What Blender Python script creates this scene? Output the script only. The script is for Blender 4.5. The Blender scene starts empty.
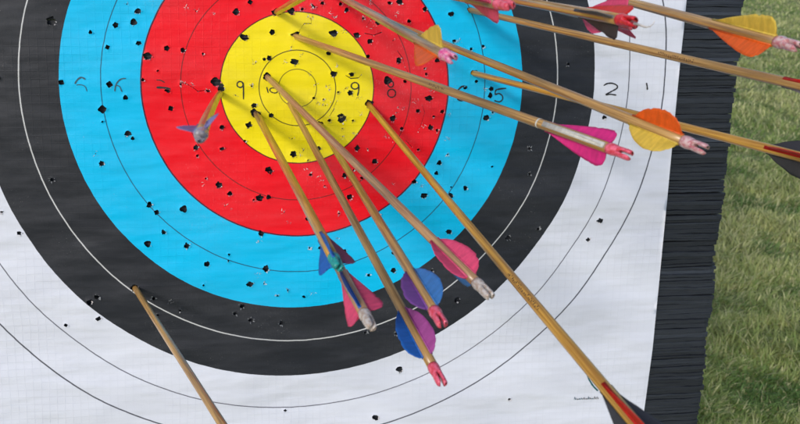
import bpy, math, random
import numpy as np
from mathutils import Vector, Matrix, Euler
from mathutils.geometry import delaunay_2d_cdt
from mathutils import noise as mnoise

random.seed(7)
rng = np.random.default_rng(7)
scene = bpy.context.scene
COL = scene.collection
sin, cos, pi = math.sin, math.cos, math.pi

# ------------------------------------------------------------------ frames
# The target board has its own frame (x right, y up along the board, z out of
# the board, centimetres); it leans back by LEAN and its centre is 1.3 m up.
LEAN = math.radians(12)
Bx = Vector((1, 0, 0)); By = Vector((0, sin(LEAN), cos(LEAN))); Bz = Vector((0, -cos(LEAN), sin(LEAN)))
BR = Matrix((Bx, By, Bz)).transposed()
BM = Matrix.Translation((0, 0, 1.3)) @ BR.to_4x4()

# camera solved from the rings of the target
F = 660.0; CX, CY = 300.0, 124.0
CR = Matrix(((0.996013131648088, 0.008813297944455862, -0.08877030676926823),
             (0.0054446976229655395, 0.9872464931403242, 0.1591059931301267),
             (0.08904042257515521, -0.1589549859597732, 0.9832624855984189)))
CP = Vector((-8.99483133, 11.01613888, 104.10192611))

def ray(u, v):
    return CR @ Vector(((u - CX) / F, -(v - CY) / F, -1.0))
def onboard(u, v):
    d = ray(u, v); return CP + d * (-CP.z / d.z)

# ------------------------------------------------------------------ helpers
def setp(o, label=None, cat=None, group=None, kind=None):
    if label: o['label'] = label
    if cat: o['category'] = cat
    if group: o['group'] = group
    if kind: o['kind'] = kind
    return o

def mesh_obj(name, verts, faces, mats, parent=None, fm=None, smooth=True):
    me = bpy.data.meshes.new(name)
    me.from_pydata([tuple(v) for v in verts], [], faces)
    if not isinstance(mats, (list, tuple)): mats = [mats]
    for m in mats: me.materials.append(m)
    if fm is not None: me.polygons.foreach_set('material_index', fm)
    me.polygons.foreach_set('use_smooth', [smooth] * len(me.polygons))
    me.update()
    o = bpy.data.objects.new(name, me); COL.objects.link(o)
    if parent: o.parent = parent
    return o

class MB:
    def __init__(s): s.v = []; s.f = []; s.m = []
    def add(s, vs, fs, m=0):
        b = len(s.v); s.v += [tuple(v) for v in vs]
        s.f += [tuple(b + i for i in f) for f in fs]; s.m += [m] * len(fs)
    def box(s, x0, x1, y0, y1, z0, z1, m=0):
        s.add([(x0,y0,z0),(x1,y0,z0),(x1,y1,z0),(x0,y1,z0),(x0,y0,z1),(x1,y0,z1),(x1,y1,z1),(x0,y1,z1)],
              [(3,2,1,0),(4,5,6,7),(0,1,5,4),(1,2,6,5),(2,3,7,6),(3,0,4,7)], m)
    def build(s, name, mats, parent=None, smooth=True):
        return mesh_obj(name, s.v, s.f, mats, parent, s.m, smooth)

# ------------------------------------------------------------------ materials
def new_mat(name):
    m = bpy.data.materials.new(name); m.use_nodes = True
    nt = m.node_tree; b = nt.nodes['Principled BSDF']
    return m, nt, b
def N(nt, t, **kw):
    n = nt.nodes.new(t)
    for k, v in kw.items(): setattr(n, k, v)
    return n
def L(nt, a, b): nt.links.new(a, b)
def val(nt, sock, v):
    sock.default_value = v
def math_n(nt, op, a, b=None, clamp=False):
    n = N(nt, 'ShaderNodeMath', operation=op); n.use_clamp = clamp
    for i, x in enumerate((a, b)):
        if x is None: continue
        if hasattr(x, 'is_linked') or hasattr(x, 'links'): L(nt, x, n.inputs[i])
        else: n.inputs[i].default_value = x
    return n.outputs[0]
def mix(nt, fac, a, b, mode='MIX'):
    n = N(nt, 'ShaderNodeMix', data_type='RGBA', blend_type=mode)
    for i, x in ((0, fac), (6, a), (7, b)):
        if hasattr(x, 'links'): L(nt, x, n.inputs[i])
        else: n.inputs[i].default_value = x if i == 0 else (*x, 1)[:4]
    return n.outputs[2]
def noise(nt, vec, scale, detail=3, rough=.55):
    n = N(nt, 'ShaderNodeTexNoise'); n.inputs['Scale'].default_value = scale
    n.inputs['Detail'].default_value = detail; n.inputs['Roughness'].default_value = rough
    if vec is not None: L(nt, vec, n.inputs['Vector'])
    return n.outputs['Fac']
def mapping(nt, vec, scale=(1,1,1), rot=(0,0,0)):
    n = N(nt, 'ShaderNodeMapping'); n.inputs['Scale'].default_value = scale; n.inputs['Rotation'].default_value = rot
    L(nt, vec, n.inputs['Vector']); return n.outputs[0]
def ramp(nt, fac, stops, interp='LINEAR'):
    n = N(nt, 'ShaderNodeValToRGB'); n.color_ramp.interpolation = interp
    e = n.color_ramp.elements
    while len(e) < len(stops): e.new(.5)
    for i, (p, c) in enumerate(stops):
        e[i].position = p; e[i].color = (*c, 1)
    L(nt, fac, n.inputs[0]); return n.outputs[0]
def bump(nt, h, strength, dist, nrm=None):
    n = N(nt, 'ShaderNodeBump'); n.inputs['Strength'].default_value = strength; n.inputs['Distance'].default_value = dist
    L(nt, h, n.inputs['Height'])
    if nrm: L(nt, nrm, n.inputs['Normal'])
    return n.outputs[0]

# printed paper face: colour from the radius stored in the UV map
WHITE = (.69, .71, .79); BLACK = (.021, .023, .029)
def paper_material():
    m, nt, b = new_mat('printed_paper')
    uv = N(nt, 'ShaderNodeUVMap').outputs[0]          # UV = ring coordinates / 100 cm
    ln = N(nt, 'ShaderNodeVectorMath', operation='LENGTH'); L(nt, uv, ln.inputs[0])
    r0 = math_n(nt, 'MULTIPLY', ln.outputs['Value'], 100.0)
    tc = N(nt, 'ShaderNodeTexCoord').outputs['Object']
    wob = math_n(nt, 'MULTIPLY', math_n(nt, 'SUBTRACT', noise(nt, tc, 60, 2), .5), .12)
    r = math_n(nt, 'ADD', r0, wob)
    rs = math_n(nt, 'DIVIDE', r, 64.0)
    k = 64.0
    c = ramp(nt, rs, [(0, (.90, .73, .004)), (12.2/k, (.84, .002, .012)), (24.4/k, (.0, .50, .84)),
                      (36.6/k, BLACK), (48.8/k, WHITE)], 'CONSTANT')
    # thin ring lines
    def line(rad, w):
        d = math_n(nt, 'ABSOLUTE', math_n(nt, 'SUBTRACT', r, rad))
        return math_n(nt, 'SUBTRACT', 1.0, math_n(nt, 'DIVIDE', d, w), True)
    for rad, w, colr, a in ((3.05,.10,(.10,.09,.01),.8),(6.1,.11,(.06,.05,.01),1),(12.2,.13,(.07,.01,.01),1),(18.3,.11,(.15,.01,.01),.8),
                         (24.4,.17,(.03,.01,.03),1),(30.5,.11,(.01,.09,.16),1),(54.9,.12,(.10,.10,.13),1),
                         (61,.16,(.05,.05,.07),1)):
        f = math_n(nt, 'MULTIPLY', line(rad, w), 1.6 * a, True)
        c = mix(nt, f, c, colr)
    f = math_n(nt, 'MULTIPLY', line(42.7, .13), 1.6, True)
    c = mix(nt, f, c, (.62, .62, .62))
    # ink unevenness, rubbed ink
    sc = mapping(nt, tc, (1, 2.2, 1))
    n1 = noise(nt, sc, 9, 5, .6)
    c = mix(nt, math_n(nt, 'MULTIPLY', math_n(nt, 'SUBTRACT', n1, .45, True), .9, True), c, mix(nt, 1.0, c, (.80, .80, .84), 'MULTIPLY'))
    fade = math_n(nt, 'MULTIPLY', math_n(nt, 'SUBTRACT', noise(nt, mapping(nt, tc, (1, 3.2, 1)), 5, 5, .65), .42, True), 1.1, True)
    wv = noise(nt, mapping(nt, tc, (6, 1, 1)), 160, 3, .7)
    c = mix(nt, math_n(nt, 'MULTIPLY', fade, math_n(nt, 'MULTIPLY', wv, .42)), c, (.30, .30, .33))
    speck = noise(nt, tc, 420, 2, .7)
    spk = math_n(nt, 'MULTIPLY', math_n(nt, 'SUBTRACT', speck, .66, True), 5.0, True)
    big = math_n(nt, 'MULTIPLY', math_n(nt, 'SUBTRACT', noise(nt, tc, 14, 3), .5, True), 3.5, True)
    c = mix(nt, math_n(nt, 'MULTIPLY', spk, big), c, (.6, .55, .55))
    # reinforcing threads in the paper: a fine grid
    sep = N(nt, 'ShaderNodeSeparateXYZ'); L(nt, tc, sep.inputs[0])
    def thread(ax, period, w):
        s = math_n(nt, 'ADD', sep.outputs[ax], math_n(nt, 'MULTIPLY', noise(nt, tc, 11, 1), .006))
        fr = math_n(nt, 'FRACT', math_n(nt, 'DIVIDE', s, period))
        d = math_n(nt, 'ABSOLUTE', math_n(nt, 'SUBTRACT', fr, .5))
        return math_n(nt, 'SUBTRACT', 1.0, math_n(nt, 'DIVIDE', d, w), True)
    g = math_n(nt, 'MAXIMUM', thread(0, .0125, .07), thread(1, .0125, .07))
    patch = math_n(nt, 'MULTIPLY', math_n(nt, 'SUBTRACT', noise(nt, tc, 6, 2), .35, True), 2.5, True)
    gp = math_n(nt, 'MULTIPLY', g, patch)
    c = mix(nt, math_n(nt, 'MULTIPLY', gp, .17), c, mix(nt, 1.0, c, (.45, .45, .5), 'MULTIPLY'))
    # rubbed, scuffed ink where most arrows are pulled out
    for (cx_, cy_, rad_, amt) in ((.175, .03, .095, .85), (.13, .145, .07, .8), (-.13, -.17, .09, .35), (.02, .13, .05, .6), (-.20, .15, .05, .5), (.03, -.15, .05, .5)):
        sb = N(nt, 'ShaderNodeVectorMath', operation='DISTANCE'); L(nt, tc, sb.inputs[0]); sb.inputs[1].default_value = (cx_, cy_, .004)
        fall = math_n(nt, 'SUBTRACT', 1.0, math_n(nt, 'DIVIDE', sb.outputs['Value'], rad_), True)
        sc1 = math_n(nt, 'MULTIPLY', math_n(nt, 'SUBTRACT', noise(nt, mapping(nt, tc, (1.6, .7, 1)), 210, 7, .8), .57, True), 9.0, True)
        c = mix(nt, math_n(nt, 'MULTIPLY', math_n(nt, 'MULTIPLY', math_n(nt, 'MULTIPLY', fall, 2.2, True), sc1), amt * .42), c, (.80, .42, .46))
        c = mix(nt, math_n(nt, 'MULTIPLY', math_n(nt, 'MULTIPLY', fall, 1.6, True), amt * .05), c, (.78, .45, .52))
    L(nt, c, b.inputs['Base Color'])
    rr = math_n(nt, 'ADD', .40, math_n(nt, 'MULTIPLY', noise(nt, sc, 7, 3), .22))
    L(nt, rr, b.inputs['Roughness'])
    b.inputs['Specular IOR Level'].default_value = .22
    # crumples: broad horizontal waves + fine creases + threads
    h1 = noise(nt, mapping(nt, tc, (.45, 1.5, 1)), 9, 3, .5)
    h2 = noise(nt, mapping(nt, tc, (1, 1.3, 1)), 70, 4, .6)
    fine = noise(nt, tc, 500, 2, .6)
    n_ = bump(nt, h1, .9, .014)
    brk = math_n(nt, 'MULTIPLY', math_n(nt, 'SUBTRACT', noise(nt, tc, 7, 2), .42, True), 4.0, True)
    n_ = bump(nt, math_n(nt, 'MULTIPLY', h2, brk), .42, .0018, n_)
    n_ = bump(nt, gp, .6, .0004, n_)
    n_ = bump(nt, fine, .15, .0004, n_)
    L(nt, n_, b.inputs['Normal'])
    return m
M_PAPER = paper_material()

def simple(name, col, rough=.5, var=.25, scale=80, metallic=0, spec=.5, bumpd=0, col2=None, stretch=(1,1,1)):
    m, nt, b = new_mat(name)
    tc = N(nt, 'ShaderNodeTexCoord').outputs['Object']
    n = noise(nt, mapping(nt, tc, stretch), scale, 4, .6)
    c2 = col2 or tuple(x * (1 - var) for x in col)
    L(nt, ramp(nt, n, [(.3, col), (.7, c2)]), b.inputs['Base Color'])
    b.inputs['Roughness'].default_value = rough; b.inputs['Metallic'].default_value = metallic
    b.inputs['Specular IOR Level'].default_value = spec
    if bumpd: L(nt, bump(nt, n, .6, bumpd), b.inputs['Normal'])
    return m
M_FIBRE = simple('torn_paper_fibre', (.75, .70, .70), .9, .3, 300)
M_FIBRE_RED = simple('torn_red_paper', (.75, .16, .20), .8, .5, 300)
M_FIBRE_BLUE = simple('torn_blue_paper', (.20, .55, .72), .8, .4, 300)
M_FIBRE_GREY = simple('torn_black_paper', (.26, .27, .29), .8, .6, 300)
M_FIBRE_YEL = simple('torn_yellow_paper', (.62, .52, .12), .8, .5, 300)
M_INK = simple('black_number_ink', (.018, .017, .02), .55, .5, 400)
M_INKB = simple('faded_number_ink', (.02, .10, .15), .55, .4, 400)
M_TEAL = simple('teal_print', (.01, .12, .13), .5, .3, 400)

def foam_material():
    m, nt, b = new_mat('layered_black_foam')
    tc = N(nt, 'ShaderNodeTexCoord').outputs['Object']
    n1 = noise(nt, mapping(nt, tc, (3, 60, 3)), 3, 4, .7)
    n2 = noise(nt, mapping(nt, tc, (60, 300, 60)), 3, 3, .6)
    at = N(nt, 'ShaderNodeAttribute', attribute_name='tone')
    c = ramp(nt, n1, [(.30, (.008, .010, .015)), (.62, (.019, .023, .031)), (.82, (.046, .052, .064))])
    c = mix(nt, 1.0, c, at.outputs['Color'], 'MULTIPLY')
    L(nt, c, b.inputs['Base Color']); b.inputs['Roughness'].default_value = .62
    L(nt, bump(nt, n2, .7, .0012, bump(nt, n1, .6, .002)), b.inputs['Normal'])
    return m
M_FOAM = foam_material()

def wood(name, col, col2, rough=.34):
    m, nt, b = new_mat(name)
    tc = N(nt, 'ShaderNodeTexCoord').outputs['Object']
    oi = N(nt, 'ShaderNodeObjectInfo')
    add = N(nt, 'ShaderNodeVectorMath', operation='ADD'); L(nt, tc, add.inputs[0])
    cm = N(nt, 'ShaderNodeCombineXYZ'); L(nt, math_n(nt, 'MULTIPLY', oi.outputs['Random'], 7), cm.inputs[0]); L(nt, cm.outputs[0], add.inputs[1])
    v = add.outputs[0]
    n1 = noise(nt, mapping(nt, v, (170, 170, 5)), 2.2, 5, .65)
    n2 = noise(nt, mapping(nt, v, (900, 900, 30)), 1.5, 3, .6)
    n3 = noise(nt, v, 14, 2)
    c = ramp(nt, n1, [(.40, col), (.50, tuple((a + b_) / 2 for a, b_ in zip(col, col2))), (.60, col2)])
    c = mix(nt, math_n(nt, 'MULTIPLY', math_n(nt, 'SUBTRACT', n2, .55, True), 2.0, True), c, mix(nt, 1.0, c, (.45, .38, .32), 'MULTIPLY'))
    c = mix(nt, math_n(nt, 'MULTIPLY', n3, .55), c, mix(nt, 1.0, c, (.68, .62, .60), 'MULTIPLY'))
    L(nt, c, b.inputs['Base Color']); b.inputs['Roughness'].default_value = rough
    b.inputs['Coat Weight'].default_value = .35; b.inputs['Coat Roughness'].default_value = .25
    L(nt, bump(nt, n1, .25, .0004), b.inputs['Normal'])
    return m
W_GOLD = wood('golden_varnished_wood', (.60, .34, .055), (.34, .165, .025))
W_TAN = wood('tan_varnished_wood', (.52, .31, .10), (.27, .145, .045))
W_GREY = wood('weathered_wood', (.44, .31, .16), (.20, .135, .075), .4)
W_PINK = wood('reddish_brown_wood', (.50, .30, .14), (.28, .145, .07))
M_STAMP = simple('dark_stamp_ink', (.15, .085, .04), .6, .5, 500)

def vane_mat(name, col, trans=.35, rough=.42):
    m, nt, b = new_mat(name)
    out = nt.nodes['Material Output']
    tc = N(nt, 'ShaderNodeTexCoord').outputs['Object']
    n = noise(nt, mapping(nt, tc, (40, 40, 160)), 2, 4, .6)
    dirt = noise(nt, tc, 90, 4, .65)
    c = ramp(nt, n, [(.3, col), (.75, tuple(x * .74 for x in col))])
    c = mix(nt, math_n(nt, 'MULTIPLY', math_n(nt, 'SUBTRACT', dirt, .5, True), 1.6, True), c, mix(nt, 1.0, c, (.6, .55, .52), 'MULTIPLY'))
    L(nt, c, b.inputs['Base Color']); b.inputs['Roughness'].default_value = rough
    L(nt, bump(nt, n, .35, .0006), b.inputs['Normal'])
    t = N(nt, 'ShaderNodeBsdfTranslucent'); L(nt, c, t.inputs['Color'])
    mx = N(nt, 'ShaderNodeMixShader'); mx.inputs[0].default_value = trans
    L(nt, b.outputs[0], mx.inputs[1]); L(nt, t.outputs[0], mx.inputs[2]); L(nt, mx.outputs[0], out.inputs['Surface'])
    return m
V = dict(pink=vane_mat('hot_pink_vane', (.90, .10, .24)), magenta=vane_mat('magenta_vane', (.85, .04, .30)),
         blue=vane_mat('blue_vane', (.02, .17, .62)), lblue=vane_mat('sky_blue_vane', (.06, .26, .66)),
         purple=vane_mat('purple_vane', (.27, .09, .42)), violet=vane_mat('violet_pink_vane', (.52, .10, .42)),
         orange=vane_mat('orange_vane', (.95, .16, .012)), yellow=vane_mat('yellow_vane', (.90, .66, .10)),
         red=vane_mat('red_vane', (.80, .03, .02)), black=vane_mat('black_feather', (.035, .035, .042), .1, .6),
         grey=vane_mat('grey_feather', (.16, .155, .16), .15, .6), white=vane_mat('white_vane', (.86, .85, .80)),
         lilac=vane_mat('pale_lilac_vane', (.33, .30, .62)), plum=vane_mat('plum_vane', (.24, .05, .14)),
         teal=vane_mat('teal_vane', (.02, .26, .30)))

def nock_mat(name, col, trans, rough=.25, col2=None):
    m, nt, b = new_mat(name)
    tc = N(nt, 'ShaderNodeTexCoord').outputs['Object']
    n = noise(nt, tc, 260, 4, .65)
    L(nt, ramp(nt, n, [(.38, col), (.62, col2 or tuple(x * .5 for x in col))]), b.inputs['Base Color'])
    b.inputs['Roughness'].default_value = rough
    b.inputs['Transmission Weight'].default_value = trans
    b.inputs['Subsurface Weight'].default_value = 0
    L(nt, bump(nt, n, .35, .0003), b.inputs['Normal'])
    return m
NK = dict(clear=nock_mat('clear_nock_plastic', (.86, .80, .76), .45, .2, (.55, .42, .34)),
          pinkclear=nock_mat('pinkish_clear_nock', (.88, .66, .66), .35, .2, (.62, .18, .22)),
          pink=nock_mat('pink_nock', (.85, .16, .26), .15, .28, (.62, .05, .08)),
          red=nock_mat('red_nock', (.75, .03, .05), .1, .28, (.45, .01, .02)),
          magenta=nock_mat('magenta_nock', (.80, .06, .30), .2, .25, (.85, .45, .60)),
          smoke=nock_mat('cloudy_nock', (.62, .56, .60), .4, .25, (.35, .30, .34)),
          teal=nock_mat('teal_nock', (.02, .42, .38), .2, .3))
M_RING = simple('cream_collar', (.70, .58, .48), .4, .2, 200)

# ------------------------------------------------------------------ target face
def wave(x, y):
    """height of the paper (cm) over the foam"""
    a = mnoise.noise(Vector((x * .022, y * .085, 3.1))) * .34
    b = mnoise.noise(Vector((x * .08, y * .12, 9.7))) * .12
    rr = math.hypot(x - 8, y - 2)
    if rr < 34:
        k_ = min(1, (34 - rr) / 20)
        b += k_ * (.055 * mnoise.noise(Vector((x * .55, y * .6, 1.7))) + .075 * abs(mnoise.noise(Vector((x * .3, y * .34, 6.1)))))
    edge = max(0, (abs(x) - 60) / 4) * (.25 + .5 * mnoise.noise(Vector((5, y * .09, 1))))
    return .45 + a + b + .12 * edge

WC = [-0.166, -0.174, 0.599, -0.239, -0.767, -0.109, -0.515, 0.121, 0.81, 0.061,
      -0.188, 0.595, 2.216, -0.863, -0.075, -0.451, 1.439, 0.81, 0.748, 0.001]
def ringcoord(X, Y):
    x = max(-1.05, min(1.05, X / 60)); y = max(-1.05, min(.6, Y / 60))
    B = (x*x, x*y, y*y, x**3, x*x*y, x*y*y, y**3, x, y, 1)
    return X + sum(a*b for a, b in zip(WC[:10], B)), Y + sum(a*b for a, b in zip(WC[10:], B))

# holes: (px u, px v, radius px, aspect, torn)
S, Mm, Lg = 2.1, 2.9, 3.7
HOLES = [(52,21,Lg,1,1),(91,32,S,1,0),(108,47,S,1,0),(116,25,Mm,1,0),(134,22,Lg,1,0),(138,11,Mm,1.3,1),(139,43,Mm,1.3,0),(148,56,Lg,1.2,1),
(62,82,Mm,1,0),(110,84,Lg,1,0),(0,78,S,1,0),(103,109,Lg,1,0),(126,97,Mm,1,0),(128,133,Mm,1.1,1),(133,138,S,1,0),(102,163,Mm,1,1),
(167,48,Mm,1,0),(183,50,Mm,1,1),(236,12,Mm,1,1),(250,2,Mm,1,0),(244,37.5,Lg,1.7,1),(272,32,Mm,1,0),(291,11.5,Lg,1.2,1),(295,34,3.4,2.1,1),
(269,58,Mm,1,1),(294,61.5,Lg*1.05,1.25,1),(216,81.5,Lg*1.1,1.1,1),(333,33,Lg,1,1),(356,35,Mm,1,1),(369,41,Mm,1,1),(367,56,S,1,0),
(378,22,Lg,1.3,1),(398,60,Mm,.8,1),(387,80,Lg,1,0),(399,2,Mm,1.3,1),(389,3,S,1,1),(450,14,Mm,1.2,0),(453,41,S,1,1),
(408,21,S,1,0),(333,73.5,Mm,1.2,1),(351,74,S,1.3,1),(328,53,S,1.2,0),(436,60,S,1.2,0),(404,81,S,1.3,0),(322,3,S,1,1),(340,4,S,1,1),
(567,64,S,1,2),(168,90.5,2.2,1.8,0),(171,108,Mm,1,0),(208,90.5,2.6,1.9,2),(221,88,Lg,1,1),(222,127,Mm,1,1),(196,147,Mm,1,1),(222,148.5,S,1.5,1),
(254,105,Mm,1.2,1),(249,124.5,Mm*1.1,1,1),(255.5,113,4.4,1.3,1),(271,115,Mm,1.1,0),(289.5,102.5,Mm,1,1),(293,153.5,Mm,1,1),(268,168.5,Mm,1.3,0),
(318,148,Mm,1,1),(349.5,92.5,Mm,1,1),(341.5,118,Lg*1.35,.75,1),(329,120,S,1,1),(368.5,103.5,4.8,1.1,1),(392,118,Lg,1,2),(401,128,S,1,1),
(417,110.5,S,1.1,1),(428,98,Mm*1.1,1,1),(441,111,S,1.2,1),(429.5,127,Mm,1,1),(356.5,147.5,Mm,1,1),(374,160.5,Mm,1,1),(438,162,Mm,1.3,1),
(464,87.5,S,1.4,0),(490,88.5,Mm,1,0),(489,95,Mm,.8,0),(485,117.5,Mm,1.3,1),(475,81,S,1,0),(603,117,S,1.2,1),(528,148,S,1,2),
(53,179,Mm,1.2,2),(20,232.5,S,1.2,1),(3,211,1.3,1.5,1),(150,204,Mm,.8,1),(157,211.5,Mm,1,0),(148,243,Mm*1.1,1,0),(184,208,Lg,1,0),(187,245,Mm,1,1),
(164,231.5,S,1,1),(230,192.5,Mm,1.1,1),(219,184,Mm,1,1),(259.5,197,Lg,1.1,0),(268.5,196,Mm,1,0),(261,233,Mm,1,1),(270,170.5,Mm,1,1),
(307,218,S,1,0),(310,174,S,1,2),(319.5,247,S,1,1),(344,174.5,Mm,1.1,1),(349,196,Mm,1,1),(361,177,S,1.3,2),(356.5,189,1.6,1,0),(422.5,194.5,Mm,1.4,1),
(413,180.5,Mm,1.2,1),(464,187,Mm,.8,1),(449,195,Mm,1.1,1),(435,172,S,1,0),(448,231,Mm,1.3,1),(394,252,Mm,1,1),(528,173,S,1,2),(507,237,Mm,1,2),
(537,228,S,1,2),(598,219.5,Mm,1.1,1),(587,239,S,1,1),(97.5,295.5,Mm,1.3,2),(90,301,Mm,1,1),(99,317.5,Mm,1.4,0),(66.5,324,S,1.2,0),(154,297,S,1,2),
(158,314,S,1,2),(207,263,Mm,1,1),(266,267.5,Mm*1.1,.8,1),(250,283,Lg,1.5,1),(235,312.5,Mm,1.2,2),(251,319,Mm,1.2,2),(242,305,Mm,1,2),
(281,322,Mm,.8,2),(393,269.5,Mm,1,1),(368,274,S,1,2),(456,298.5,Mm,1,1),(365,331.5,S,1.2,2),(396,333,S,1.2,2),(285,409,S*.8,1.2,0),
(399,368.5,Mm,1,1),(375,416,Mm,1.2,1),(508,397.5,1.4,1.4,1),(482,46,1.6,1,1),(424,9,S,1,1),(346,10,S,1,1),(313,7,S,1.5,2),(302,9,S,1.2,2),
(135,286.3,3.6,1.1,1),(472.5,72.5,3.2,1.3,1),(469.5,9.8,3.0,1.3,1),(319,124,3.2,1,1),(267,76,3.8,1,1),(276,12.3,3.2,1.2,1)]
TORN = [(187,8),(196,11),(213,13),(258,274),(313,292),(337,237),(288,222),(202,184),(225,205),(96,153),(127,4),(396,13),(350,6),(334,17),
        (231,208),(420,185),(258,240),(317,176),(306,168),(183,82),(193,84),(415,100),(421,126),(385,136),(396,112),(330,12),(310,18),
        (388,70),(402,75),(372,26),(390,28),(362,62),(411,160),(170,300),(292,138),(303,150),(325,105),(430,90),(300,2),(342,128)]
CRACKS = [[(299,31),(301,27),(304,23.5),(308,23.3),(311,23.5),(312,16)],[(181,82),(187,83.5),(193,87),(198,91),(205,90)],
          [(345,75),(350,78),(358,77.5),(361,74)],[(337,100),(335,103),(333,110)],[(366,26),(370,20),(376,17)],
          [(380,118),(386,124),(391,130),(392,141)],[(410,22),(409,30),(412,38)],[(421,104),(424,112),(421,122),(417,131)],[(396,50),(402,58),(404,66),(407,72)],[(330,101),(334,108),(329,116)],[(405,140),(411,146),(409,155)],[(364,33),(373,35),(381,32)]]

_rh = random.Random(21)
for _ in range(75):
    a_ = _rh.uniform(0, 6.283); q_ = _rh.choice((60, 100, 120, 135, 170, 190, 210, 240)) + _rh.gauss(0, 22)
    u_, v_ = 297 + q_ * cos(a_), 87 + q_ * .96 * sin(a_)
    if -10 < v_ < 330: HOLES.append((u_, v_, _rh.uniform(.9, 1.8), _rh.uniform(.7, 1.5), _rh.choice((0, 1, 1, 2))))
TORN += [(297 + _rh.gauss(60, 75), 60 + _rh.gauss(30, 55)) for _ in range(40)]

def colour_zone(x, y):
    X, Y = ringcoord(x, y); r = math.hypot(X, Y)
    return 'y' if r < 12.2 else 'r' if r < 24.4 else 'b' if r < 36.6 else 'k' if r < 48.8 else 'w'

def build_face():
    G = .6
    X0, X1, Y0, Y1 = -63.5, 63.6, -64.5, 64.0
    vs = []
    nx = int((X1 - X0) / G); ny = int((Y1 - Y0) / G)
    for j in range(ny + 1):
        for i in range(nx + 1):
            x = X0 + (X1 - X0) * i / nx; y = Y0 + (Y1 - Y0) * j / ny
            if 0 < i < nx and 0 < j < ny:
                x += random.uniform(-.1, .1); y += random.uniform(-.1, .1)
            if i == nx:
                x += .22 * mnoise.noise(Vector((0, y * .11, 4))) - (1.3 if y < -47 else 0) * min(1, (-47 - y) / 4)
            vs.append((x, y))
    edges = []; polys = []
    def addpoly(p):
        b = len(vs); vs.extend(p)
        for i in range(len(p)): edges.append((b + i, b + (i + 1) % len(p)))
        polys.append(p)
    flaps = MB(); rims = []
    zone_m = dict(y=4, r=2, b=3, k=5, w=1)
    PX = 1 / 6.35
    def flap(x, y, ang, ln, w, m, lift):
        a = Vector((cos(ang), sin(ang))); n = Vector((-a.y, a.x))
        k = random.uniform(-.5, .5)
        pts = [Vector((x, y)) - n * w, Vector((x, y)) + n * w,
               Vector((x, y)) + a * ln * .6 + n * w * (.6 + k * .4), Vector((x, y)) + a * ln * .5 - n * w * (.5 - k * .3), Vector((x, y)) + a * ln + n * w * k]
        z0 = wave(x, y) + .015
        zs = [z0, z0, z0 + lift * .6, z0 + lift * .7, z0 + lift]
        flaps.add([(p.x, p.y, z) for p, z in zip(pts, zs)], [(0, 1, 2, 3), (3, 2, 4)], m)
    for (u, v, r, asp, torn) in HOLES:
        c = onboard(u, v); R = r * PX * .95
        n = 16; ph = random.uniform(0, 6); rot = random.uniform(-.5, .5) if asp != 1 else 0
        R *= random.uniform(.85, 1.18)
        if torn == 2: R *= .8
        spikes = random.choice((3, 4, 4, 5))
        pts = []
        for i in range(n):
            a = 2 * pi * i / n
            rr = R * (1 + random.uniform(-.08, .08) + .14 * cos(spikes * a + ph))
            if torn: rr *= random.uniform(.84, 1.2)
            p = (rr * cos(a) * math.sqrt(asp), rr * sin(a) / math.sqrt(asp))
            pts.append((c.x + p[0] * cos(rot) - p[1] * sin(rot), c.y + p[0] * sin(rot) + p[1] * cos(rot)))
        addpoly(pts)
        z = colour_zone(c.x, c.y)
        fm = zone_m[z]
        nf = {0: 1, 1: 4, 2: 6}[torn]
        rims.append((c.x, c.y, R * math.sqrt(max(asp, 1 / asp)) * 1.25))
        if torn and random.random() < .5:
            a0 = random.uniform(0, 6.28); R2 = R * random.uniform(.4, .75); ox = c.x + R * cos(a0) * .8; oy = c.y + R * sin(a0) * .8
            addpoly([(ox + R2 * random.uniform(.7, 1.2) * cos(q), oy + R2 * random.uniform(.5, 1.1) * sin(q)) for q in [2*pi*t/9 for t in range(9)]])
        for q in range(12):
            vs.append((c.x + R * 1.75 * cos(q*pi/6), c.y + R * 1.75 * sin(q*pi/6)))
        for k in range(nf):
            a = random.uniform(-2.4, .6) if torn < 2 else random.uniform(0, 6.28)
            m = fm if torn < 2 or random.random() < .7 or z == 'k' else 1
            if torn == 1 and random.random() < .22: m = 1
            if torn == 0: m = 0 if random.random() < .6 else fm
            e = R * .95
            flap(c.x + e * cos(a) * math.sqrt(asp), c.y + e * sin(a) / math.sqrt(asp), a + random.uniform(-.7, .7),
                 random.uniform(.10, .30) * (1.5 if torn == 2 else 1), random.uniform(.07, .17), m, random.uniform(.05, .25))
    for (u, v) in TORN:
        c = onboard(u, v); z = colour_zone(c.x, c.y); fm = zone_m[z]
        for k in range(random.randint(4, 8)):
            a = random.uniform(0, 6.28); d = random.uniform(0, .55)
            flap(c.x + d * cos(a), c.y + d * sin(a) * .8, random.uniform(0, 6.28), random.uniform(.18, .55), random.uniform(.02, .06),
                 random.choice((1, fm, fm, fm if z != 'r' else 1)), random.uniform(.03, .18))
        if random.random() < .5:
            h = .10; addpoly([(c.x - h, c.y), (c.x, c.y - h * 1.6), (c.x + h * 1.2, c.y + .02), (c.x, c.y + h)])
    for pl in CRACKS:
        p = [onboard(*q) for q in pl]; w = .055
        up = [(q.x + random.uniform(-.04, .04), q.y + w * random.uniform(.6, 1.5)) for q in p]
        dn = [(q.x + random.uniform(-.04, .04), q.y - w * random.uniform(.6, 1.5)) for q in p]
        addpoly(up + dn[::-1])
        for q in p:
            flap(q.x, q.y - .05, random.uniform(-2.5, -.5), .14, .06, random.choice((1, zone_m[colour_zone(q.x, q.y)])), .1)
    out = delaunay_2d_cdt([Vector(v) for v in vs], edges, [], 0, 1e-5)
    ov, ofc = out[0], out[2]
    # bucket polygons for the inside test
    import collections
    grid = collections.defaultdict(list)
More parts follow.
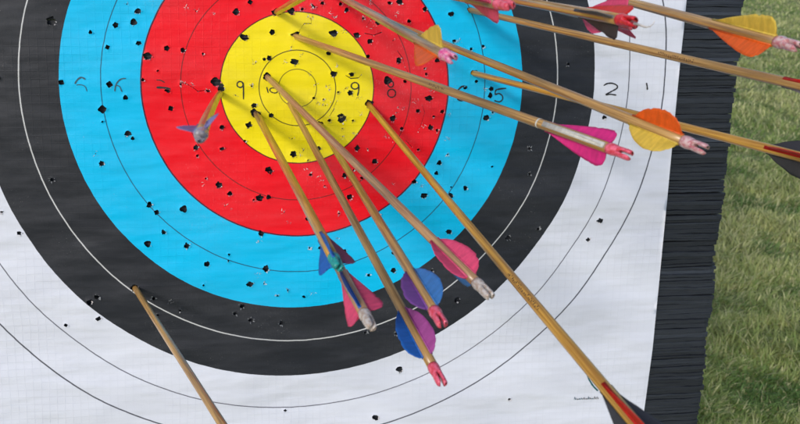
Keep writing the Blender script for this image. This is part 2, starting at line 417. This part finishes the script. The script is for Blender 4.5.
    for k, p in enumerate(polys):
        xs = [q[0] for q in p]; ys = [q[1] for q in p]
        for i in range(int(math.floor(min(xs))), int(math.floor(max(xs))) + 1):
            for j in range(int(math.floor(min(ys))), int(math.floor(max(ys))) + 1):
                grid[(i, j)].append(k)
    def inside(x, y):
        for k in grid.get((int(math.floor(x)), int(math.floor(y))), ()):
            p = polys[k]; c = False; j = len(p) - 1
            for i in range(len(p)):
                if (p[i][1] > y) != (p[j][1] > y) and x < (p[j][0]-p[i][0])*(y-p[i][1])/(p[j][1]-p[i][1]) + p[i][0]: c = not c
                j = i
            if c: return True
        return False
    rg = collections.defaultdict(list)
    for (x, y, R) in rims:
        for i in (-1, 0, 1):
            for j in (-1, 0, 1): rg[(int(x // 1) + i, int(y // 1) + j)].append((x, y, R))
    verts = []
    for q in ov:
        z = wave(q.x, q.y)
        for (x, y, R) in rg.get((int(q.x // 1), int(q.y // 1)), ()):
            if (q.x - x) ** 2 + (q.y - y) ** 2 < R * R: z += random.uniform(.0, .13); break
        verts.append((q.x, q.y, z))
    faces = []
    for f in ofc:
        cx_ = sum(ov[i].x for i in f) / len(f); cy_ = sum(ov[i].y for i in f) / len(f)
        if inside(cx_, cy_): continue
        if abs(cx_) > 64.5: continue
        a, b_, c_ = (ov[i] for i in f[:3])
        if (b_.x-a.x)*(c_.y-a.y)-(b_.y-a.y)*(c_.x-a.x) < 0: f = f[::-1]
        faces.append(tuple(f))
    fm = [0] * len(faces)
    # torn flaps
    b0 = len(verts); verts += flaps.v
    faces += [tuple(b0 + i for i in f) for f in flaps.f]; fm += flaps.m
    # printed numbers as thin ribbons of ink lying on the paper
    def ribbon(pl, w, m, cl=False):
        p = [onboard(*q) for q in pl]
        q2 = []
        for i in range(len(p) - 1):
            for t in (0, .25, .5, .75):
                a_ = p[max(i-1, 0)]; b1 = p[i]; c1 = p[i+1]; d1 = p[min(i+2, len(p)-1)]
                q2.append(.5*((2*b1)+(c1-a_)*t+(2*a_-5*b1+4*c1-d1)*t*t+(3*b1-a_-3*c1+d1)*t**3))
        q2.append(p[-1])
        base = len(verts)
        for i, q in enumerate(q2):
            d = (q2[min(i+1, len(q2)-1)] - q2[max(i-1, 0)]); d = Vector((d.x, d.y)).normalized() if d.length > 1e-6 else Vector((1, 0))
            n_ = Vector((-d.y, d.x)) * w * PX * .5 * random.uniform(.75, 1.15) * (1 if 0 < i < len(q2)-1 else .6)
            for s in (1, -1):
                x = q.x + n_.x * s; y = q.y + n_.y * s
                verts.append((x, y, wave(x, y) + .07))
        for i in range(len(q2) - 1):
            faces.append((base+2*i, base+2*i+1, base+2*i+3, base+2*i+2)); fm.append(m)
    def loop(cx_, cy_, rx, ry, tilt=0):
        return [(cx_ + rx*cos(a)*cos(tilt) - ry*sin(a)*sin(tilt), cy_ + rx*cos(a)*sin(tilt) + ry*sin(a)*cos(tilt)) for a in [2*pi*k/10 for k in range(11)]]
    I, IB, TL = 6, 7, 8
    ribbon(loop(240, 84, 3, 3), 1.3, I); ribbon([(243,82),(243.4,90),(243.4,99)], 1.4, I)
    ribbon([(266.5,86.5),(268,92.5)], 1.2, I); ribbon(loop(273.5, 90, 4, 2.4, .25), 1.1, I)
    ribbon(loop(354.2, 85.3, 3.7, 3.3), 1.3, I); ribbon([(358,84),(358,90),(356.8,95.5)], 1.4, I)
    ribbon(loop(389.8, 83.5, 2.8, 3.2), 1.2, I); ribbon(loop(390.8, 92.8, 4, 4), 1.4, I)
    ribbon([(466,86.3),(461,86),(457,89.5),(455.5,94),(457,99),(461,100),(464,97),(461,94),(457,96)], 1.8, I)
    ribbon([(505,87.8),(499,88.5),(494.5,90),(494,94.5)], 1.5, I); ribbon([(494,94.5),(497.5,93),(501,95.4),(501.2,99),(498,101.4),(493,100)], 1.5, I)
    ribbon([(602.3,85.3),(606,83.3),(611,83),(615.5,85),(615.5,88),(609.5,91.4),(604.5,94.3),(609,93.9),(615,94.8)], 1.5, I)
    ribbon([(645,82.5),(645.6,86),(645.8,89.5)], 1.7, I)
    ribbon([(75.5,83.5),(78,79.5),(82,77),(86,79)], 1.6, IB); ribbon([(77,84.5),(82,84.4),(86,86.5),(87.6,91)], .9, IB)
    ribbon([(126.5,78),(121,79),(116.6,84),(115.3,91)], 1.3, IB); ribbon([(116.5,85),(120,86),(122.6,91.5)], 1.1, IB)
    ribbon([(156.7,79.5),(161,80),(165,82)], .9, I); ribbon([(157,87),(164,87.3),(171,89)], 2.2, I)
    # maker's line of tiny text, worn to squiggles, with a teal stroke beside it
    x = 572.5
    while x < 597:
        w_ = random.uniform(1.2, 2.2)
        h = random.uniform(1.2, 3.4)
        ribbon([(x, 398.3 - (x-572)*.03), (x + w_*.3, 398.3 - h - (x-572)*.03), (x + w_*.7, 398.0 - (x-572)*.03), (x + w_, 397.6 - h*.5 - (x-572)*.03)], .5, IB if random.random() < .4 else I)
        x += w_ + .5
    ribbon([(585.5,374),(588.5,380),(592,385),(596,389)], 1.8, TL)
    me = bpy.data.meshes.new('target_face')
    me.from_pydata([(a * .01, b_ * .01, c_ * .01) for a, b_, c_ in verts], [], faces)
    for m in (M_PAPER, M_FIBRE, M_FIBRE_RED, M_FIBRE_BLUE, M_FIBRE_YEL, M_FIBRE_GREY, M_INK, M_INKB, M_TEAL): me.materials.append(m)
    me.polygons.foreach_set('material_index', fm)
    me.polygons.foreach_set('use_smooth', [m == 0 or m > 5 for m in fm])
    uvl = me.uv_layers.new(name='UVMap')
    rc = [ringcoord(v[0], v[1]) for v in verts]
    li = np.empty(len(me.loops), dtype=np.int32); me.loops.foreach_get('vertex_index', li)
    arr = np.array(rc)[li] * .01
    uvl.data.foreach_set('uv', arr.ravel().astype(np.float32))
    me.update()
    o = bpy.data.objects.new('target_face', me); COL.objects.link(o); o.matrix_world = BM
    setp(o, 'worn paper target face with coloured rings and arrow holes, on the foam', 'target face')
    return o
build_face()

# ------------------------------------------------------------------ foam butt
def build_butt():
    root = bpy.data.objects.new('foam_target_butt', None); COL.objects.link(root); root.matrix_world = BM
    setp(root, 'thick butt of layered black foam behind the paper target face', 'target butt')
    verts = []; faces = []; tone = []
    y = -75.0
    k = 0
    while y < 75:
        h = random.choice((.45, .6, .7, .8, .95)) * random.uniform(.85, 1.15)
        gap = .0 if random.random() < .5 else random.uniform(.02, .07)
        if random.random() < .07: gap = random.uniform(.10, .22)
        xr = 74.5 + random.gauss(0, .14) + .5 * mnoise.noise(Vector((0, y * .12, 7)))
        zf = -.22 + max(-.2, min(.16, random.gauss(0, .09)))
        t = random.choice((.7, .85, 1, 1.1, 1.25)) if random.random() > .05 else random.uniform(1.7, 2.2)
        xs = [-74.5 + random.gauss(0, .2), -60, -30, 0, 30, 58] + [60 + i * .9 for i in range(int((xr - 60) / .9) + 1)]
        if xs[-1] < xr - .2: xs.append(xr)
        else: xs[-1] = xr
        b = len(verts)
        for x in xs:
            e = mnoise.noise(Vector((x * .16, y * .8, 2))) * .15 + mnoise.noise(Vector((x * .5, k * .37, 5))) * .08
            curl = -.15 * max(0, (x - xr + .8) / .8)
            zf2 = zf + mnoise.noise(Vector((x * .4, k * 3.3, 8))) * .08 + curl
            for (yy, zz) in ((y + e, -20), (y + e, zf2 - .06), (y + e + .06, zf2), (y + e + h - gap - .06, zf2), (y + e + h - gap, zf2 - .06), (y + e + h - gap, -20)):
                verts.append((x * .01, yy * .01, zz * .01))
        n0 = len(faces)
        for i in range(len(xs) - 1):
            for j in range(6):
                a = b + i * 6 + j; c = b + i * 6 + (j + 1) % 6
                faces.append((a, a + 6, c + 6, c))
        faces.append(tuple(b + j for j in range(6))); faces.append(tuple(b + (len(xs) - 1) * 6 + j for j in range(5, -1, -1)))
        tone += [t] * (len(faces) - n0)
        y += h; k += 1
    o = mesh_obj('foam_block', verts, faces, M_FOAM, root, smooth=False)
    at = o.data.attributes.new('tone', 'FLOAT_COLOR', 'FACE')
    at.data.foreach_set('color', np.repeat(np.array(tone, dtype=np.float32), 4))
    # timber legs behind and below, holding the leaning butt
    wl = wood('weathered_stand_timber', (.32, .23, .13), (.2, .14, .08), .7)
    inv = BM.inverted()
    for sx in (-.55, .55):
        for (yb, yt, zt) in ((.02, .15, 1.3), (.95, .25, 1.5)):
            mb = MB()
            p0 = Vector((sx, yb + .18, 0)); p1 = Vector((sx, yt + .08, zt))
            if yb < .1: p0 = Vector((sx, .085, 0)); p1 = Vector((sx, .50, 2.0))
            pts = []
            for p in (p0, p1):
                for dx, dy in ((-.035, -.03), (.035, -.03), (.035, .03), (-.035, .03)):
                    pts.append(inv @ (p + Vector((dx, dy, 0))))
            mb.add(pts, [(3,2,1,0),(4,5,6,7),(0,1,5,4),(1,2,6,5),(2,3,7,6),(3,0,4,7)])
            mb.build('leg', [wl], root, False)
    return root
build_butt()

# ------------------------------------------------------------------ arrows
def vane_mesh(length, height, shape, seedv, foot=.13):
    """vane in the local frame: z along the shaft (toward the nock), x outward"""
    rnd = random.Random(seedv)
    if shape == 'shield': prof = [(0,0),(.12,.16),(.3,.42),(.5,.68),(.7,.90),(.84,1.0),(.93,.98),(.985,.78),(1,.45),(.99,0)]
    elif shape == 'round': prof = [(0,0),(.08,.30),(.22,.62),(.4,.88),(.58,1.0),(.75,.98),(.88,.80),(.96,.5),(1,.22),(.99,0)]
    elif shape == 'long': prof = [(0,0),(.12,.10),(.3,.30),(.5,.55),(.7,.82),(.85,1.0),(.94,.95),(1.0,.66),(1.02,.3),(1,0)]
    else: prof = [(0,0),(.1,.12),(.3,.40),(.5,.66),(.68,.86),(.8,.97),(.9,1.0),(.97,.8),(1,.4),(1,0)]
    pr2 = []
    for (t0, h0), (t1, h1) in zip(prof, prof[1:]):
        for q in (0, .34, .67):
            hh = h0 + (h1 - h0) * q
            pr2.append((t0 + (t1 - t0) * q, hh * (1 + rnd.uniform(-.022, .022) - (.07 if rnd.random() < .06 else 0))))
    prof = pr2 + [prof[-1]]
    m = MB(); T = .035; nr = 5
    twist = rnd.uniform(-.10, .10)
    vs = []
    for (t, h) in prof:
        for i in range(nr + 1):
            q = i / nr
            hh = h * height * q * (1 + (rnd.uniform(-.02, .02) if q == 1 else 0))
            bend = .10 * q * q * sin(3 * t + seedv) + twist * (t - .5) * 1.2 * q
            vs.append((.45 + hh, bend, t * length))
    n = len(prof); W = nr + 1
    pos = [(x, y + T * (1 - .5 * ((x - .45) / height)), z) for x, y, z in vs]; neg = [(x, y - T * (1 - .5 * ((x - .45) / height)), z) for x, y, z in vs]
    fs = []
    off = len(vs)
    for j in range(n - 1):
        for i in range(nr):
            a = j * W + i
            fs.append((a, a + 1, a + W + 1, a + W)); fs.append((off + a, off + a + W, off + a + W + 1, off + a + 1))
        a = j * W + nr; fs.append((a, off + a, off + a + W, a + W))
    m.add(pos + neg, fs)
    # foot glued along the shaft
    m.box(.42, .54 if foot < .2 else .62, -foot, foot, -.1, length + .05)
    return m

def lathe(prof, n=20):
    m = MB(); vs = []
    for r, z in prof:
        for k in range(n): vs.append((r * cos(2*pi*k/n), r * sin(2*pi*k/n), z))
    fs = [(j*n+k, j*n+(k+1)%n, (j+1)*n+(k+1)%n, (j+1)*n+k) for j in range(len(prof)-1) for k in range(n)]
    fs.append(tuple(range(n-1, -1, -1))); fs.append(tuple((len(prof)-1)*n + k for k in range(n)))
    m.add(vs, fs); return m

def nock_mesh(seedv, chip=0):
    m = lathe([(.46, -.25), (.51, -.05), (.52, .2), (.49, .4), (.46, .55), (.455, .72), (.43, .75)])
    # two prongs either side of the string slot
    for s in (1, -1):
        ln = 1.15 - (chip if s == 1 else 0)
        secs = []
        for z, w, d0, d1 in ((.60, .45, .01, .44), (.72, .44, .10, .44), (.85, .43, .15, .45), (1.1, .40, .15, .46), (1.1 + (ln-.4)*.5, .38, .14, .47), (1.1 + (ln - .4)*.85, .35, .13, .46), (1.1 + (ln-.4), .30, .14, .42), (1.1 + (ln-.35), .20, .18, .34)):
            ring = []
            for k in range(9):
                a = -pi/2 + pi * k / 8
                ring.append((s * (d0 + (d1 - d0) * max(0, cos(a))), w * sin(a), z))
            secs.append(ring)
        vs = [p for r in secs for p in r]; n = 9; fs = []
        for j in range(len(secs) - 1):
            for k in range(n):
                a = j*n+k; b = j*n+(k+1) % n
                fs.append((a, b, b+n, a+n) if s == 1 else (a+n, b+n, b, a))
        fs.append(tuple(range(n))[::-1 if s == 1 else 1]); fs.append(tuple((len(secs)-1)*n + k for k in range(n)))
        m.add(vs, fs)
    return m

def cm(mb):
    mb.v = [(a*.01, b*.01, c*.01) for a, b, c in mb.v]; return mb

def solve_nock(T, u, v, Lc):
    d = ray(u, v); a = d.dot(d); b = 2 * d.dot(CP - T); c = (CP - T).dot(CP - T) - Lc * Lc
    D = max(0, b*b - 4*a*c); z = (-b - math.sqrt(D)) / (2*a)
    return CP + d * z

ASEED = [0]
def arrow(label, tip, nock, Lc=60, wd=W_TAN, vanes=('pink', 'pink', 'pink'), roll=0, nk='clear', vlen=6.2, vh=1.35, shape='para',
          vgap=2.3, bend=0, slot=0.5, stamp=None, ring=False, crest=None, chip=0, foot=1.0, vnames=None, rad=.47):
    ASEED[0] += 1; sd = ASEED[0] * 13
    T = onboard(*tip); T = Vector((T.x, T.y, .35))
    Nn = solve_nock(T, nock[0], nock[1], Lc)
    d = (Nn - T).normalized(); Ln = (Nn - T).length
    toc = (CP - (T + d * (Ln * .9))); x = (toc - d * toc.dot(d)).normalized(); y = d.cross(x)
    Mr = Matrix((x, y, d)).transposed().to_4x4()
    Mw = BM @ (Matrix.Translation(T * .01) @ Mr)
    root = bpy.data.objects.new('arrow', None); COL.objects.link(root); root.matrix_world = Mw
    root.empty_display_size = .05
    setp(root, label, 'arrow', 'wooden arrows stuck in the target')
    rnd = random.Random(sd)
    # shaft: round, very slightly bowed, continuing into the foam
    n = 20; zs = [-9] + [Ln - 1.85 - (Ln - 1.85) * (1 - i / 24) for i in range(25)]
    m = MB(); vs = []
    ba = rnd.uniform(0, 6.28)
    def bow(z): t = max(0, z) / Ln; return bend * 4 * t * (1 - t)
    bx, by = (0, 1)
    for z in zs:
        r = rad * (1 + .015 * sin(z * .3 + sd))
        if z > Ln - 2.4: r = rad * .97
        for k in range(n): vs.append((r*cos(2*pi*k/n), bow(z) + r*sin(2*pi*k/n), z))
    fs = [(j*n+k, j*n+(k+1)%n, (j+1)*n+(k+1)%n, (j+1)*n+k) for j in range(len(zs)-1) for k in range(n)]
    fs += [tuple(range(n-1, -1, -1)), tuple((len(zs)-1)*n+k for k in range(n))]
    m.add(vs, fs); cm(m).build('shaft', [wd], root)
    # nock
    mb = nock_mesh(sd, chip)
    ca, sa = cos(slot), sin(slot)
    mb.v = [(a*ca - b*sa, a*sa + b*ca, c + Ln - 1.9) for a, b, c in mb.v]
    cm(mb).build('nock', [NK[nk]], root)
    if ring:
        mb = lathe([(.40, Ln-2.0), (.49, Ln-1.98), (.50, Ln-1.75), (.46, Ln-1.72), (.40, Ln-1.70)]); cm(mb).build('collar', [M_RING], root)
    # vanes
    for i, vc in enumerate(vanes):
        if vc is None: continue
        a = math.radians(roll + 120 * i)
        mb = vane_mesh(vlen, vh * (.28 if vc == 'white' else 1), shape, sd + i, .24 if vc == 'white' else .17 if (vc == 'red' and i == 0) else .13)
        z0 = Ln - vgap - vlen
        mb.v = [(p*cos(a) - q*sin(a), bow(z0 + vlen*.5) + p*sin(a) + q*cos(a), r + z0) for p, q, r in mb.v]
        o = cm(mb).build('vane', [V[vc]], root)
        if len(set(vanes)) > 1: o['label'] = vc.replace('lblue', 'blue') + ' vane'
    if crest:
        for (f0, w, c) in crest:
            mb = lathe([(rad+.006, Ln - f0), (rad+.012, Ln - f0 + .02), (rad+.012, Ln - f0 + w), (rad+.006, Ln - f0 + w + .02)]); cm(mb).build('crest_band', [c], root)
    if stamp:
        for (z0, z1) in [stamp]:
            mb = MB(); z = z0
            while z < z1:
                w = rnd.uniform(.10, .22)
                for q in range(2):
                    a0 = rnd.uniform(-.45, .25); a1 = a0 + rnd.uniform(.15, .4)
                    zz = z + rnd.uniform(0, w * .5); pts = []
                    for a in (a0, (a0+a1)/2, a1):
                        for z_ in (zz, zz + rnd.uniform(.05, w)):
                            pts.append(((rad+.012)*cos(a), bow(z) + (rad+.012)*sin(a), z_))
                    mb.add(pts, [(0, 2, 3, 1), (2, 4, 5, 3)])
                z += w + rnd.uniform(.04, .12)
            cm(mb).build('stamped_mark', [M_STAMP], root)
    return root

arrow('arrow pointing at the viewer left of the yellow, pale lilac vanes and cloudy nock', (220,93), (200,137), 61, W_GOLD,
      (None,'lilac','lilac'), 225, 'smoke', 4.5, 1.3, bend=.15)
arrow('leftmost arrow in the yellow with pink vanes, blue stripe and whitish nock', (256.5,114.5), (372,328), 58, W_PINK,
      ('blue','pink','pink'), 8, 'clear', 6.2, 1.5, 'para')
arrow('arrow with teal nock, blue and plum vanes, beneath the blue striped pink one', (258.5,116), (339,268), 55, W_GOLD,
      ('blue','plum','blue'), 115, 'teal', 5.0, 1.35, 'shield', vgap=1.2)
arrow('arrow with one blue and one violet pink vane, pink nock over the white ring', (290,103.5), (443,385), 58, W_TAN,
      ('plum','violet','blue'), 180, 'pink', 5.8, 1.35, 'round', slot=1.2, chip=.1, vgap=3.1)
arrow('arrow with one purple and one blue vane, pink nock over the black ring', (320,125), (443,325), 58, W_TAN,
      ('purple','lblue','purple'), 172, 'pink', 6.0, 1.4, 'round', slot=1.2)
arrow('arrow from the yellow centre with pink vanes, one blue vane and a clear nock', (268,77.5), (491,297), 58, W_PINK,
      ('lblue','pink','pink'), 150, 'clear', 5.8, 1.35, 'round', slot=.9, vgap=2.8)
arrow('long golden arrow toward the lower right corner with red stripe and dark feathers', (369,105), (700,500), 72, W_GOLD,
      ('red','black','black'), -8, 'red', 8.2, 2.2, 'para', vgap=1.2, stamp=(48, 53.5), bend=.1)
arrow('arrow with magenta pink vanes, a white vane stripe and a red tipped nock', (296,36.5), (631,156), 59.5, W_TAN,
      ('white','magenta','magenta'), -9, 'pink', 6.4, 1.45, 'para', slot=1.3, stamp=(34, 36.5), crest=[(9.7, .15, V['white'])])
arrow('greyish arrow with yellow and orange vanes and a magenta nock near the top edge', (330,-9), (453,59), 56, W_GREY,
      (None,'yellow','orange'), 180, 'magenta', 6.2, 1.65, 'shield', slot=1.2, vgap=2.5)
arrow('arrow with rounded orange vane above a yellow one, nock against the black foam', (392,23), (706,150), 59, W_TAN,
      ('orange','orange','yellow'), 178, 'pinkclear', 5.2, 1.55, 'round', slot=1.4, chip=.0)
arrow('long arrow leaving over the grass with a red stripe and black feathers', (473,73), (930,190), 60, W_GOLD,
      ('red','black','black'), -6, 'red', 10.5, 2.5, 'round')
arrow('arrow leaving the right edge with stamped marks, red vane just showing', (470,10), (925,114), 60, W_TAN,
      ('red','grey','black'), -45, 'red', 8.5, 1.5, 'long', stamp=(35.5, 40))
arrow('arrow near the top with red and black vanes and a bright red nock', (440,-14), (634,22), 55, W_TAN,
      ('grey','black','red'), -12, 'red', 6.5, 1.3, 'shield', ring=True, slot=1.2)
arrow('pink vaned arrow half hidden behind the red nocked one near the top', (436,-20), (634,26), 51, W_PINK,
      ('pink','pink','pink'), 35, 'pink', 6.0, 1.9, 'para', vgap=1.6)
arrow('arrow with bright pink nock just peeking in above the blue ring', (330,-30), (511,6), 56, W_GREY,
      ('pink','pink','pink'), 0, 'pink', 5.5, 1.3, 'para')
arrow('top right arrow with yellow vane above an orange one, nock over the grass', (520,-27), (798,47), 58, W_TAN,
      ('orange','yellow','yellow'), 60, 'pinkclear', 7.6, 1.5, 'shield', slot=1.0)
arrow('lone plain arrow at the lower left, stuck in the thin white line', (136,288), (300,546), 60, W_TAN,
      ('white','pink','pink'), 0, 'clear', 6.0, 1.4, 'para')
arrow('golden arrow stuck at the top rim of the yellow and leaving over the top edge', (277,12), (352,-32), 55, W_GOLD,
      ('orange','yellow','yellow'), 0, 'clear', 6.0, 1.4, 'para')

# torn curl of paper fibre hanging at the red nock
def curl():
    pts = [(634, 23.5), (640, 25), (646, 27), (650, 26.5), (653, 24), (654.5, 21)]
    p = []
    for u, v in pts:
        d = ray(u, v); p.append(CP + d * 52)
    m = MB(); n = 6
    vs = []
    for i, q in enumerate(p):
        r = .10 - .012 * i
        for k in range(n): vs.append(((q.x + r*cos(k*pi/3))*.01, (q.y + r*sin(k*pi/3))*.01, (q.z + r*.5*sin(k*pi/3))*.01))
    m.add(vs, [(j*n+k, j*n+(k+1)%n, (j+1)*n+(k+1)%n, (j+1)*n+k) for j in range(len(p)-1) for k in range(n)])
    o = m.build('fibre_curl', [M_FIBRE]); o.matrix_world = BM
    setp(o, 'thin pale curl of torn fibre hooked on the end of the red nock', 'fibre')
curl()

# ------------------------------------------------------------------ ground
def ground():
    m, nt, b = new_mat('meadow_soil_and_thatch')
    tc = N(nt, 'ShaderNodeTexCoord').outputs['Object']
    n1 = noise(nt, tc, 1.3, 5, .6); n2 = noise(nt, tc, 28, 4, .7); n3 = noise(nt, mapping(nt, tc, (1, .35, 1)), 6, 4, .6)
    c = ramp(nt, n1, [(.35, (.20, .25, .08)), (.65, (.36, .34, .16))])
    c = mix(nt, n3, c, (.24, .29, .09)); c = mix(nt, math_n(nt, 'MULTIPLY', n2, .7), c, mix(nt, 1.0, c, (.35, .38, .35), 'MULTIPLY'))
    L(nt, c, b.inputs['Base Color']); b.inputs['Roughness'].default_value = .95
    L(nt, bump(nt, n2, 1, .03), b.inputs['Normal'])
    n = 120; vs = []
    xs = np.sign(np.linspace(-1, 1, n)) * np.abs(np.linspace(-1, 1, n))**3 * 900
    for y in xs:
        for x in xs:
            vs.append((x, y, -.004 if x*x+y*y < 400 else .4 * mnoise.noise(Vector((x*.01, y*.01, 0))) - .2))
    fs = [(j*n+i, j*n+i+1, (j+1)*n+i+1, (j+1)*n+i) for j in range(n-1) for i in range(n-1)]
    o = mesh_obj('ground', vs, fs, m); setp(o, kind='structure')
ground()

def grass():
    m, nt, b = new_mat('grass_blades')
    out = nt.nodes['Material Output']
    at = N(nt, 'ShaderNodeAttribute', attribute_name='tint').outputs['Color']
    L(nt, at, b.inputs['Base Color']); b.inputs['Roughness'].default_value = .5
    b.inputs['Specular IOR Level'].default_value = .35
    t = N(nt, 'ShaderNodeBsdfTranslucent'); L(nt, at, t.inputs['Color'])
    mx = N(nt, 'ShaderNodeMixShader'); mx.inputs[0].default_value = .5
    L(nt, b.outputs[0], mx.inputs[1]); L(nt, t.outputs[0], mx.inputs[2]); L(nt, mx.outputs[0], out.inputs['Surface'])
    cam = np.array([-.09, -.995])
    NB = 330000
    # more blades near, fewer and broader far
    u = rng.random(NB)
    r = .9 * (16 / .9) ** (u ** 1.05)
    az = np.radians(rng.uniform(20, 62, NB))
    P = np.stack([cam[0] + r * np.sin(az), cam[1] + r * np.cos(az)], 1)
    # clumping
    cl = rng.normal(0, 1, (NB, 2)); cc = np.round(P / (.11 + .02 * r)[:, None]) * (.11 + .02 * r)[:, None]
    take = rng.random(NB) < .55
    P[take] = cc[take] + cl[take] * (.028 + .006 * r[take])[:, None] + (np.sin(cc[take] * 37.7) * .05)
    def nz(x, y, s, o):
        return np.array([mnoise.noise(Vector((a * s, b_ * s, o))) for a, b_ in zip(x, y)])
    big = nz(P[:, 0], P[:, 1], .9, 1.0); mid = nz(P[:, 0], P[:, 1], 4.0, 5.0); fin = nz(P[:, 0], P[:, 1], 13.0, 9.0)
    H = (.055 + .03 * mid + .035 * fin + .02 * big) * rng.uniform(.6, 1.45, NB); H = np.clip(H * .62, .02, .14)
    tall = rng.random(NB) < .02; H[tall] *= 1.7
    W = (.0010 + .00060 * r) * rng.uniform(.6, 1.3, NB)
    ph = rng.uniform(0, 2 * np.pi, NB); lean = rng.uniform(.15, 1.1, NB) * H
    # lean direction partly common (wind / trodden)
    ph = np.where(rng.random(NB) < .45, rng.normal(.6, .7, NB) + mid * 4, ph)
    dx, dy = np.cos(ph), np.sin(ph); sx, sy = -dy, dx
    k = np.array([0, .38, .72, 1.0]); wk = np.array([1, .85, .55, .06])
    verts = np.empty((NB, 8, 3), dtype=np.float32)
    for i in range(4):
        off = lean * k[i] ** 1.8; z = H * (k[i] - .22 * k[i] ** 3)
        for s, q in ((-1, 0), (1, 1)):
            verts[:, 2*i+q, 0] = P[:, 0] + dx * off + s * sx * W * wk[i]
            verts[:, 2*i+q, 1] = P[:, 1] + dy * off + s * sy * W * wk[i]
            verts[:, 2*i+q, 2] = z - .004
    base = (np.arange(NB) * 8)[:, None, None]
    quads = np.array([[0, 1, 3, 2], [2, 3, 5, 4], [4, 5, 7, 6]])[None] + base
    me = bpy.data.meshes.new('grass')
    me.vertices.add(NB * 8); me.vertices.foreach_set('co', verts.ravel())
    me.loops.add(NB * 12); me.loops.foreach_set('vertex_index', quads.ravel().astype(np.int32))
    me.polygons.add(NB * 3); me.polygons.foreach_set('loop_start', np.arange(0, NB * 12, 4, dtype=np.int32))
    me.update(calc_edges=True)
    g1 = np.array([.24, .34, .09]); g2 = np.array([.49, .51, .20]); st = np.array([.74, .70, .38]); dk = np.array([.12, .24, .06])
    t = np.clip(.5 + big * 1.1 + fin * .5 + rng.normal(0, .22, NB), 0, 1)[:, None]
    c = g1 * (1 - t) + g2 * t
    d = np.clip(-mid * 2.2 - .15, 0, .8)[:, None]; c = c * (1 - d) + dk * d
    far = np.clip((r - 2.2) / 5, 0, 1)
    dry = rng.random(NB) < (.20 + .18 * far + .25 * np.clip(big, 0, 1)); c[dry] = c[dry] * .25 + st * .75 * rng.uniform(.7, 1.1, (dry.sum(), 1))
    c = np.clip(c * rng.uniform(.75, 1.25, (NB, 1)), 0, 1)
    cv = np.ones((NB, 8, 4), dtype=np.float32); cv[:, :, :3] = c[:, None, :]
    a = me.attributes.new('tint', 'FLOAT_COLOR', 'POINT'); a.data.foreach_set('color', cv.ravel())
    me.materials.append(m)
    o = bpy.data.objects.new('grass', me); COL.objects.link(o)
    setp(o, 'rough green and straw coloured meadow grass beyond the foam edge', 'grass', kind='stuff')
grass()

# ------------------------------------------------------------------ light
tolight_b = Vector((-.57, .40, .71)).normalized()
tl = (BR @ tolight_b).normalized()
elev = math.asin(tl.z); azim = math.atan2(tl.x, tl.y)
w = bpy.data.worlds.new('World'); scene.world = w; w.use_nodes = True
nt = w.node_tree; sky = nt.nodes.new('ShaderNodeTexSky'); sky.sky_type = 'NISHITA'; sky.sun_disc = False
sky.sun_elevation = elev; sky.sun_rotation = azim; sky.air_density = 1.0; sky.dust_density = 1.5; sky.ozone_density = 1.0
nt.links.new(sky.outputs[0], nt.nodes['Background'].inputs[0]); nt.nodes['Background'].inputs[1].default_value = .15
sd = bpy.data.lights.new('sun', 'SUN'); sd.energy = 1.3; sd.angle = math.radians(8.5); sd.color = (1, .96, .90)
so = bpy.data.objects.new('sun', sd); COL.objects.link(so)
so.rotation_euler = tl.to_track_quat('Z', 'Y').to_euler(); so.location = (-3, -3, 5)

# ------------------------------------------------------------------ camera
cd = bpy.data.cameras.new('camera'); co = bpy.data.objects.new('camera', cd); COL.objects.link(co)
co.matrix_world = BM @ (Matrix.Translation(CP * .01) @ CR.to_4x4())
cd.sensor_fit = 'HORIZONTAL'; cd.sensor_width = 36; cd.lens = F / 800 * 36
cd.shift_x = (400 - CX) / 800; cd.shift_y = -(212 - CY) / 800
cd.clip_start = .02; cd.clip_end = 3000
cd.dof.use_dof = True; cd.dof.focus_distance = .86; cd.dof.aperture_fstop = cd.lens / 3.0
scene.camera = co
scene.render.resolution_x = 1024; scene.render.resolution_y = 543
vs_ = scene.view_settings
vs_.view_transform = 'Standard'; vs_.look = 'None'; vs_.gamma = 1; vs_.use_curve_mapping = False; vs_.exposure = 0.27
